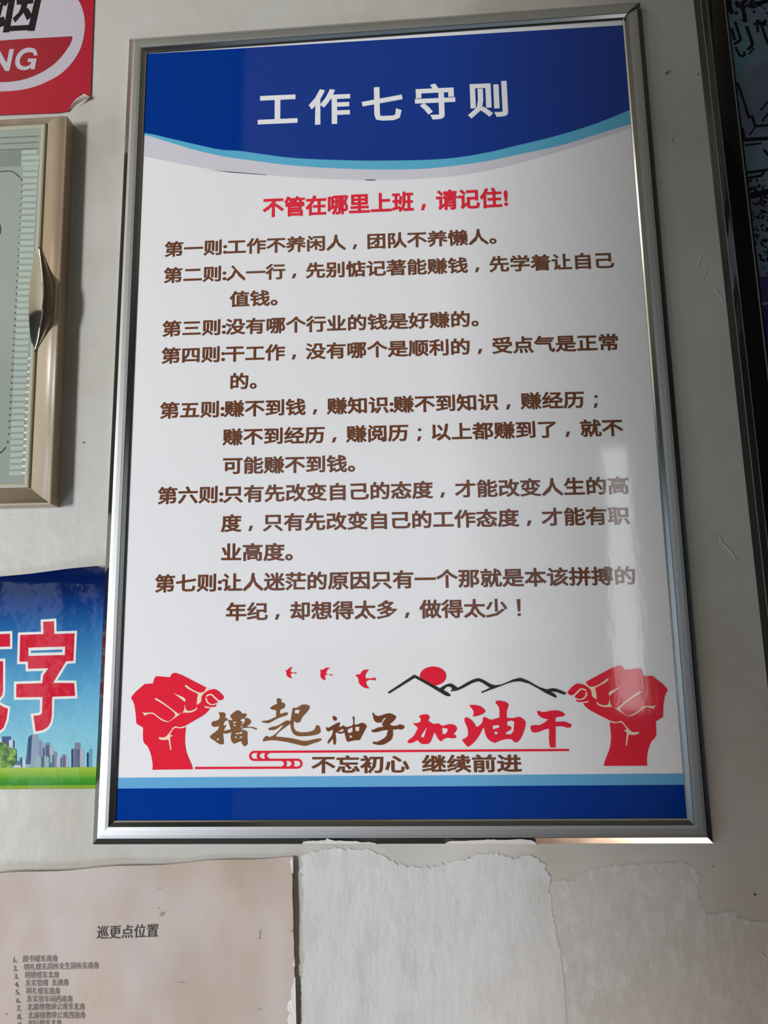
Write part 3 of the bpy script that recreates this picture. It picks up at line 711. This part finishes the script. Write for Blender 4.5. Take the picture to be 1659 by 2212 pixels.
while True:
    yy = 230 + y0 / 9.217 + k * 13.45
    if yy > 1030: break
    xx = 83 - (yy - 363) * 0.0535
    lx = 50 - (yy - 363) * 0.045
    pale.append([at(lx, yy - 4, YD), at(xx, yy - 4.6, YD), at(xx - .3, yy + 4, YD), at(lx, yy + 4.6, YD)]); k += 1
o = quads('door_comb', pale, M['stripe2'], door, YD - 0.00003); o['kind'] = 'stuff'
dots = ribbon(D9([(-900, 1300), (0, 1295), (170, 1285), (240, 1297), (310, 1335), (370, 1385), (395, 1415)]), 0.0009)
dots += ribbon(D9([(415, 1440), (442, 1475)]), 0.0010)
yy = 401.0; k = 0
while yy < 950:
    xx = 48 - (yy - 401) * 0.0545
    c = at(xx, yy, YD)
    dots.append([(c[0] - .0005, c[1] - .0006), (c[0] + .0005, c[1] - .0006), (c[0] + .0005, c[1] + .0006), (c[0] - .0005, c[1] + .0006)]); yy += 13.75
dots += ribbon([at(17, 952, YD), at(16, 957, YD)], .001)
dots += ribbon([at(12.5, 966, YD), at(5, 975, YD), at(-10, 985, YD), at(-60, 990, YD)], .0010)
dots += ribbon([at(-14, 470, YD), at(-5, 476, YD), at(0.5, 490, YD), at(0.5, 502, YD), at(-8, 515, YD)], .0012)
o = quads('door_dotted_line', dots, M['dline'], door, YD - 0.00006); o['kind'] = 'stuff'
dsh = []
yy = 716.0; xx = 62.5; k = 0
while yy < 1035:
    xx = 64.0 - (yy - 762) * 0.0515; w_ = 4.5 + (yy - 762) * 0.010
    if yy > 760: dsh.append([at(xx - w_ / 2, yy - 2, YD), at(xx + w_ / 2, yy - 2.4, YD), at(xx + w_ / 2, yy + 2.2, YD), at(xx - w_ / 2, yy + 2.6, YD)])
    yy += 14.55
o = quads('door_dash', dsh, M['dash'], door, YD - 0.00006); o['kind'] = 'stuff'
# chrome pull handle: a leaf shaped blade and a bowed wire edge
def lerp_list(pts, n):
    P_ = [Vector(p) for p in pts]; L = [0]
    for a, b in zip(P_, P_[1:]): L.append(L[-1] + (b - a).length)
    out = []
    for i in range(n + 1):
        t = L[-1] * i / n; j = max(k for k in range(len(L)) if L[k] <= t + 1e-9); j = min(j, len(P_) - 2)
        u = (t - L[j]) / (L[j + 1] - L[j]); out.append(P_[j].lerp(P_[j + 1], u))
    return out
LC = lerp_list(soft([(83, 535), (76, 552), (69, 580), (64, 620), (62, 665), (64, 710), (68, 740), (73, 756)]), 28)
RC = lerp_list(soft([(84, 535), (89, 558), (93, 595), (95, 630), (93, 672), (88, 708), (82, 738), (74, 757)]), 28)
OC = lerp_list(soft([(84, 534), (96, 556), (106, 585), (113, 612), (116, 645), (113, 678), (104, 710), (92, 736), (75, 758)]), 28)
vs, fs = [], []; nv = 8
for i in range(29):
    s_ = math.sin(math.pi * i / 28)
    for j in range(nv + 1):
        u = j / nv
        h = 0.0142 + s_ * (0.0075 * u ** 1.4 + 0.0018 * math.sin(math.pi * u))
        p = at(LC[i].x * (1 - u) + RC[i].x * u, LC[i].y * (1 - u) + RC[i].y * u, -h)
        vs.append((p[0], -h, p[1]))
for i in range(28):
    for j in range(nv):
        a = i * (nv + 1) + j; fs.append((a, a + 1, a + nv + 2, a + nv + 1))
n0 = len(vs)
for i in range(29):                      # underside closing the blade
    h = 0.0139; p = at(RC[i].x, RC[i].y, -0.017); vs.append((p[0] - 0.001, -h, p[1]))
for i in range(28):
    fs.append((i * (nv + 1) + nv, n0 + i, n0 + i + 1, (i + 1) * (nv + 1) + nv))
me = bpy.data.meshes.new('handle'); me.from_pydata(vs, [], fs); me.update()
for p in me.polygons: p.use_smooth = True
hd = link('handle', me, M['hchrome'], door); hd['label'] = 'leaf shaped polished chrome pull handle'
def tube(name, pts, r, m, parent, seg=8, taper=True):
    vs, fs = [], []; N = len(pts)
    for i, p in enumerate(pts):
        p = Vector(p); a = Vector(pts[max(i - 1, 0)]); b = Vector(pts[min(i + 1, N - 1)]); d = (b - a).normalized()
        s1 = d.cross(Vector((0, 1, 0))).normalized(); s2 = d.cross(s1).normalized()
        rr = r * (0.35 + 0.65 * math.sin(math.pi * i / (N - 1))) if taper else r
        for k in range(seg):
            t = 2 * math.pi * k / seg; vs.append(tuple(p + s1 * rr * math.cos(t) + s2 * rr * math.sin(t)))
    for i in range(N - 1):
        for k in range(seg):
            a = i * seg + k; b = i * seg + (k + 1) % seg; fs.append((a, b, b + seg, a + seg))
    fs.append(tuple(range(seg))); fs.append(tuple(range(N * seg - 1, (N - 1) * seg - 1, -1)))
    me = bpy.data.meshes.new(name); me.from_pydata(vs, [], fs); me.update()
    bm = bmesh.new(); bm.from_mesh(me); bmesh.ops.recalc_face_normals(bm, faces=bm.faces); bm.to_mesh(me); bm.free()
    for p in me.polygons: p.use_smooth = True
    return link(name, me, m, parent)
M['hdark'] = mat('dark_chrome', (0.22, 0.19, 0.16, 1), rough=0.2, metal=1.0)  # darker chrome for the bowed rim
pts = []
for i, p in enumerate(OC):
    h = 0.0148 + 0.0022 * math.sin(math.pi * i / 28); q = at(p.x - 0.8, p.y, -h); pts.append((q[0], -h, q[1]))
tube('handle_rim', pts, 0.0011, M['hdark'], door)

# ------------------------------------------------------------------ glossy sticker with city skyline and large red characters
YK = -0.0016
zt = at(0, 1273, YK)[1]
ztop = 1.6245
def kdisp(x, z):
    k = max(0.0, (z - (zt - 0.004)) / 0.022)
    e = max(0.0, (x + 0.222) / 0.016)
    return -(0.0055 * k * k * (1 + 0.15 * max(0, (x + .3) / .1))) - 0.0004 * e * e
M['stk'] = mat('sticker_sky_and_curl_shade', srgb(60, 130, 175), rough=0.07, bump=[(15, 0.0026, 1, (1.0, 1, 1.7)), (60, 0.00035, 2, (1, 1, 1.4)), (600, 0.00003, 2, (1, 1, 1))])
zb_, zt_ = 1.4712, 1.625
zgrad(M['stk'], [(0.0, srgb(150, 200, 208)), (0.15, srgb(138, 198, 210)), (0.45, srgb(88, 160, 198)), (0.72, srgb(34, 98, 158)), (0.83, srgb(10, 54, 122)), (0.90, srgb(2, 28, 84)), (1.0, srgb(0, 20, 66))], zb_, zt_)  # top navy stops paint in the dark reflection of the curled strip
KB = [(15, 0.0026, 1, (1.0, 1, 1.7)), (60, 0.00035, 2, (1, 1, 1.4)), (600, 0.00003, 2, (1, 1, 1))]
def kmat(name, c): return mat(name, c, rough=0.08, bump=KB)
M['kred'] = kmat('sticker_red', srgb(206, 26, 52)); M['kwhite'] = kmat('sticker_outline_white', srgb(226, 226, 222))
stk = thing('city_sticker', 'glossy blue sky and city skyline sticker with big red character, top edge curling', 'sticker', (-0.29, -0.001, 1.471))
def kfn(x, z):
    zz = z
    top = 1.6199 + (x + 0.2868) * 0.0593 + 0.0012 * max(0, min(1, (x + 0.262) / 0.03))
    zz = 1.4712 + (z - 1.4712) * (top - 1.4712) / (1.6245 - 1.4712)
    if x > -0.2105: zz = min(zz, top - (x + 0.2105) * 0.5)
    return (x, YK + kdisp(x, zz), zz)
ks = grid('sticker_sheet', -0.40, -0.2058, 1.4712, 1.6245, 40, 44, kfn, M['stk'], stk)
K1 = lambda p: crop(0, 1320, 7.9, p, YK - 0.0002)
zi = [(735,185),(918,172),(925,392),(1272,380),(1250,850),(1125,858),(905,1225),(1265,1230),(1280,1448),(890,1462),(882,1780),(862,1900),(820,1975),(740,2030),(608,2055),(570,1790),(680,1775),(715,1745),(725,1468),(275,1472),(278,1245),(725,1230),(735,1100),(825,975),(478,985),(475,865),(332,862),(345,408),(742,392)]
hole = [(482,625),(1110,605),(1105,750),(482,765)]
lch = [[(-400,410),(168,385),(168,605),(-400,620)], [(-200,860),(50,855),(50,1350),(35,1440),(-10,1490),(-200,1500)], [(-200,1560),(0,1600),(60,1640),(135,1665),(110,1850),(60,1990),(0,2040),(-200,2060)]]
wh = ribbon(K1(zi), 0.0036, True)
for p in lch: wh += ribbon(K1(p), 0.0036, True)
quads('character_outline', wh, M['kwhite'], ks, YK - 0.0001)
flat('large_character', [K1(zi), K1(hole)], M['kred'], ks, YK - 0.0002)
quads('large_character', [K1(p) for p in lch], M['kred'], ks, YK - 0.0002)
flat('character_outline', [K1(hole), K1([(525,675),(1065,655),(1060,700),(528,715)])], M['kwhite'], ks, YK - 0.0001)
K2 = lambda p: crop(0, 1570, 7.213, p, YK - 0.0001)
KC = {'a': srgb(62, 84, 124), 'b': srgb(140, 156, 178), 'c': srgb(128, 132, 152), 'd': srgb(176, 178, 190), 'e': srgb(76, 112, 126), 'f': srgb(150, 172, 172), 'n': srgb(40, 58, 104), 'w': srgb(196, 204, 206)}
for kk, v in KC.items(): M['k' + kk * 2] = kmat('skyline_tone_' + kk, v)
def R(a, b, c, d): return [(a, b), (c, b), (c, d), (a, d)]
bl_ = [('a', R(30,150,170,330)), ('w', R(140,205,200,330)), ('a', R(200,212,225,330)), ('w', R(-160,180,30,330)),
  ('w', R(210,600,330,640)), ('e', R(255,530,300,640)), ('a', R(308,480,345,640)), ('w', R(355,510,400,640)), ('f', R(380,590,470,640)),
  ('b', [(470,590),(500,118),(575,125),(625,240),(640,500),(600,640),(470,640)]), ('a', [(400,580),(440,160),(505,115),(475,585)]), ('c', R(612,205,640,460)), ('b', R(625,235,670,470)),
  ('a', R(668,335,705,470)), ('c', R(705,250,778,470)), ('d', R(778,315,825,470)), ('c', R(690,300,780,470)), ('f', [(530,635),(540,560),(570,470),(640,455),(640,635)]), ('e', R(610,460,690,635)), ('f', R(690,450,760,635)), ('e', R(755,440,845,635)), ('f', R(780,440,815,560)),
  ('c', R(840,385,885,635)), ('d', R(885,470,940,635)), ('a', R(942,490,962,632)), ('c', R(962,430,1033,632)), ('d', R(1033,480,1065,632)),
  ('n', R(1110,345,1142,632)), ('c', R(1142,330,1250,632)), ('c', R(1162,248,1250,340)), ('d', R(1250,340,1305,632)), ('n', R(1353,400,1385,632)), ('b', R(1385,335,1462,632)), ('d', R(1462,370,1480,632)), ('n', R(1478,350,1540,632))]
for kk in KC:
    q = [K2(p) for c, p in bl_ if c == kk]
    if q:
        o = quads('skyline_building', q, M['k' + kk * 2], ks, YK - 0.0001 - 0.00001 * list(KC).index(kk)); o['kind'] = 'stuff'
lines_ = [R(x, 350, x + 9, 632) for x in (1165, 1195, 1222)] + [R(x, 345, x + 7, 632) for x in (1400, 1425)] + [R(x, 460, x + 6, 632) for x in (980, 1003)] + [R(x, 290, x + 7, 470) for x in (722, 745)] + [R(x, 180, x + 8, 560) for x in (455,)]
o = quads('skyline_window', [K2(p) for p in lines_], M['kaa'], ks, YK - 0.0003); o['kind'] = 'stuff'
M['ktree'] = kmat('sticker_tree_print', srgb(110, 150, 60)); noise_color(M['ktree'], [(0.35, srgb(52, 84, 42)), (0.5, srgb(100, 142, 58)), (0.7, srgb(168, 202, 96))], 260, 4)
flat('printed_tree', [smooth_poly(K2([(-260,240),(-60,215),(0,240),(60,245),(110,280),(150,320),(200,340),(250,345),(255,440),(250,560),(215,610),(150,640),(-260,640)]), 3)], M['ktree'], ks, YK - 0.00035)
M['kgrass'] = kmat('sticker_grass_print', srgb(90, 150, 50))
zgrad(M['kgrass'], [(0.0, srgb(130, 156, 52)), (0.14, srgb(136, 166, 58)), (0.20, srgb(52, 134, 44)), (0.45, srgb(72, 150, 48)), (0.75, srgb(136, 176, 52)), (1.0, srgb(160, 186, 72))], 1.4712, at(0, 1658.5, YK)[1])
g0 = at(0, 1658.5, YK)[1]
quads('printed_grass', [[(-0.40, 1.47125), (-0.2060, 1.47125), (-0.2060, g0), (-0.40, g0)]], M['kgrass'], ks, YK - 0.0004)

# ------------------------------------------------------------------ stained notice, lower left
def pdisp(x, z):
    a = max(0.0, min(1.0, (-0.12 - x) / 0.14)); b = max(0.0, min(1.0, (z - 1.38) / 0.04))
    r = max(0.0, 1 - abs(x + 0.069) / 0.02)
    return -(0.0009 + 0.0045 * a * b * b + 0.0011 * (0.5 + 0.5 * math.sin(x * 62 + z * 23)) * (1 - .6 * r) + 0.0006 * math.sin(z * 70 + x * 30) + 0.0016 * r * r + 0.0006)
M['paper'] = mat('stained_paper', srgb(206, 190, 174), rough=0.75, bump=[(35, 0.0006, 3, (1, 1, 1))])
noise_color(M['paper'], [(0.25, srgb(162, 138, 118)), (0.42, srgb(180, 162, 148)), (0.58, srgb(188, 174, 168)), (0.75, srgb(192, 184, 170))], 16, 4, (1, 1, .6))
M['pwhite'] = mat('peeled_white_paper', srgb(224, 216, 212), rough=0.8)
M['pink'] = mat('printed_grey_ink', srgb(52, 48, 46), rough=0.7)
M['pink2'] = mat('faded_grey_ink', srgb(112, 102, 96), rough=0.7)
nt_ = thing('paper_notice', 'stained beige paper notice with printed Chinese list, bottom left of the wall', 'notice', (-0.17, -0.001, 1.25))
def pfn(x, z):
    t = (x + 0.40) / (0.40 - 0.0690)
    top = 1.4100 + (x + 0.40) * 0.0520 + (0.0006 * math.sin(x * 90))
    zz = 1.2 + (z - 1.2) * (top - 1.2) / (1.4267 - 1.2)
    xx = x + (max(0, t) ** 6) * ((1.4267 - zz) * 0.026 + 0.0005 * noise.noise(Vector((0, zz * 180, 5))))
    return (xx, pdisp(xx, zz), zz)
ps = grid('paper_sheet', -0.40, -0.0690, 1.20, 1.4267, 70, 60, pfn, M['paper'], nt_)
def on_paper(off): return lambda x, z: pdisp(x, z) - off
def ptext(text, l, r, em, m, bold, **k):
    (xl, zl), (xr, zr) = at(*l, -0.003), at(*r, -0.003)
    me = glyphs(text, xl, xr, zl, zr, em, 0.0, bold, disp=on_paper(0.00035), **k)
    return link('lettering', me, M[m], ps)
ptext('巡更点位置', (209.7, 2014.5), (340, 2010.5), 0.0088, 'pink', 0.004)
rows = [('图书楼东南角', 47.5, 2072.2, 122.4, 2071.6, 27), ('明礼楼东厕所女生厕所东南角', 50, 2090.7, 212.7, 2085.4, 28.5), ('明德楼东北角', 51.7, 2107.8, 124.9, 2107, 30), ('东实验楼 东南角', 52.7, 2125.2, 145.6, 2124, 31.5),
        ('明礼楼东南角', 54.2, 2142, 126.6, 2143.2, 33), ('东实验车间西南角', 55.9, 2159.4, 153.6, 2160.4, 34.5), ('北面楼教师公寓东北角', 57, 2176.8, 180.4, 2177, 36), ('北面楼教师公寓西南角', 58.6, 2194.6, 181, 2195.4, 37.5), ('知行楼东北角', 60, 2211.8, 129.7, 2212.2, 39)]
for i, (tx, xa, ya, xb, yb, nx) in enumerate(rows):
    ptext(tx, (xa, ya), (xb, yb), 0.0046, 'pink2', 0.006)
    (xl, zl), (xr, zr) = at(nx - 1.5, ya + 2, -0.003), at(nx + 12, ya + 2, -0.003)
    link('lettering', glyphs(str(i + 1) + '、', xl, xl + 0.0034, zl, zl, 0.0046, 0.0, 0.006, n_units=0, em_w=0.0048, disp=on_paper(0.00035)), M['pink2'], ps)
# white chips where the right edge has peeled, faint stains
def pc(p): return [at(270 * 0 + x / 2.37, 1820 + y / 2.37, -0.003) for x, y in p]
chips = [pc([(1500,70),(1502,155),(1494,155),(1488,110),(1484,95),(1494,80)]), pc([(1518,929),(1478,929),(1470,905),(1484,870),(1470,850),(1476,815),(1492,800),(1490,750),(1502,720),(1504,690),(1512,690)]), pc([(1510,640),(1500,625),(1508,590)])]
for c in chips:
    flat('peeled_chip', [c], M['pwhite'], ps, 0.0, on_paper(0.0003))
M['stain'] = mat('brown_stain', srgb(158, 140, 122), rough=0.8)
st = []
for x, y, rx, ry, ro in ((826, 370, 1.9, 1.2, .5), (808, 338, .8, .4, .5), (1330, 470, .35, 3.2, -.1), (1325, 492, .9, .5, 0), (1492, 452, 1.2, .5, 0), (815, 237, 1.6, .3, .1), (930, 718, 2.6, .25, 0), (1325, 857, .9, .4, 0), (30, 880, 1.2, .5, 0)):
    c = at(x / 2.37, 1820 + y / 2.37, -0.003); st.append(blob(c[0], c[1], rx * MM, ry * MM, 9, .3, ro))
o = quads('stain', st, M['stain'], ps, 0.0, on_paper(0.0002)); o['kind'] = 'stuff'

# ------------------------------------------------------------------ black framed picture at the right edge
PO = Vector((0.2475, 0, 2.0622))
def px_(x, z): return (PO.x + x - 0.00733 * z, PO.z + z + 0.00733 * x)
M['gloss'] = mat('glossy_black_frame', (0.008, 0.008, 0.008, 1), rough=0.05, spec=0.14, bump=[(40, 0.0001, 2, (1, 1, .5))])
M['glossb'] = mat('glossy_black_bevel', (0.014, 0.014, 0.013, 1), rough=0.05, spec=0.8)
M['lip_glint'] = mat('grey_lip_and_glint', srgb(120, 122, 118), rough=0.3)  # lip line; also highlights painted in grey along the two outer ridges
pic = thing('framed_picture', 'picture of sketched buildings in thick glossy black frame at right edge', 'picture', (0.50, 0, 1.40))
fp = [(0.0, 0.0), (0.0014, 0.0022), (0.0030, 0.0052), (0.0034, 0.0058), (0.0046, 0.0078), (0.0060, 0.0102), (0.0064, 0.0105), (0.0074, 0.0107), (0.0186, 0.0107), (0.0189, 0.0113), (0.0194, 0.0113), (0.0196, 0.0106), (0.0214, 0.0094), (0.0214, 0.0050)]
rails2((0.0, 0.56, -0.64, 0.34), fp, [1, 1, 2, 1, 1, 2, 0, 0, 2, 2, 0, 0, 0], (1, 1, 1, 1), 'picture_frame', [M['gloss'], M['glossb'], M['lip_glint']], pic, px_)
M['pbase'] = mat('picture_print', srgb(96, 116, 128), rough=0.12, spec=0.25)
noise_color(M['pbase'], [(0.35, srgb(84, 88, 110)), (0.5, srgb(92, 108, 124)), (0.65, srgb(80, 124, 132))], 14, 2)
psht = slab('picture_print', 0.0205, 0.54, -0.62, 0.32, 0.0010, 0.0060, M['pbase'], pic, px_)
YP = -0.0061
M['pline'] = mat('picture_dark_line', srgb(12, 14, 30), rough=0.5, spec=0.1)
M['pblue'] = mat('picture_deep_blue', srgb(36, 40, 96), rough=0.12)
M['pbox'] = mat('picture_pale_mark', srgb(120, 122, 160), rough=0.12)
Q1 = lambda p: crop(1480, 0, 9.218, p, YP); Q2 = lambda p: crop(1500, 240, 9.214, p, YP)
rb = []
for ln, w in (([(880,0),(880,150),(940,270)], 60), ([(1020,20),(1060,150)], 50), ([(1120,30),(1150,200),(1180,300),(1200,440)], 50), ([(1300,20),(1350,170)], 50), ([(1170,180),(1220,100),(1300,110)], 30),
              ([(1220,520),(1340,860),(1320,930),(1240,990)], 42), ([(1000,450),(1110,790),(980,880)], 34), ([(920,560),(990,800)], 36), ([(1000,930),(1080,1090),(1140,1125),(1190,1090),(1170,1020)], 30),
              ([(1500,420),(1560,620),(1650,880)], 34), ([(1430,400),(1450,640)], 30), ([(1040,1640),(1130,1900),(1230,2212)], 30), ([(1380,960),(1260,1080)], 22), ([(1650,2020),(1500,2200)], 26), ([(1400,100),(1500,60),(1650,10)], 60)):
    rb += ribbon(Q1(ln), w / 9.218 * 0.00055)
for ln, w in (([(1040,0),(1090,120),(1150,110),(1210,300),(1500,280)], 34), ([(1210,320),(1090,480)], 20), ([(955,340),(995,600)], 44), ([(1000,570),(1500,540)], 50), ([(1000,680),(1340,640)], 26), ([(1350,200),(1465,40)], 26), ([(1380,760),(1465,880)], 30),
              ([(1050,1225),(1380,1180),(1500,1160)], 36), ([(1060,1330),(1340,1280),(1380,1200)], 34), ([(1110,1690),(1500,1600)], 80)):
    rb += ribbon(Q2(ln), w / 9.214 * 0.00055)
o = quads('sketch_line', rb, M['pline'], psht, YP); o['kind'] = 'stuff'
bl_sp = []
for i in range(230):
    py = random.uniform(388, 600); px = random.uniform(1600 + (py - 388) * .1, 1700)
    c = at(px, py, YP); bl_sp.append(blob(c[0], c[1], random.uniform(.6, 2.0) * MM, random.uniform(.5, 1.3) * MM, 9, .4, random.uniform(0, 3)))
for i in range(70):
    py = random.uniform(-40, 60); px = random.uniform(1585, 1700)
    c = at(px, py, YP); bl_sp.append(blob(c[0], c[1], random.uniform(.6, 1.6) * MM, random.uniform(.8, 2.4) * MM, 9, .35, random.uniform(0, 3)))
o = quads('sketch_foliage', bl_sp, M['pline'], psht, YP + 0.00002); o['kind'] = 'stuff'
a_, b_ = at(1636, 598, YP), at(1659, 598, YP)
quads('sketch_water', [[(a_[0] - 0.005, a_[1]), (0.75, a_[1]), (0.75, a_[1] - 0.14), (a_[0] - 0.003, a_[1] - 0.14)]], M['pblue'], psht, YP + 0.00001)
quads('sketch_mark', [[at(1646, 654, YP), at(1658, 652, YP), at(1658, 658, YP), at(1646, 660, YP)]], M['pbox'], psht, YP)
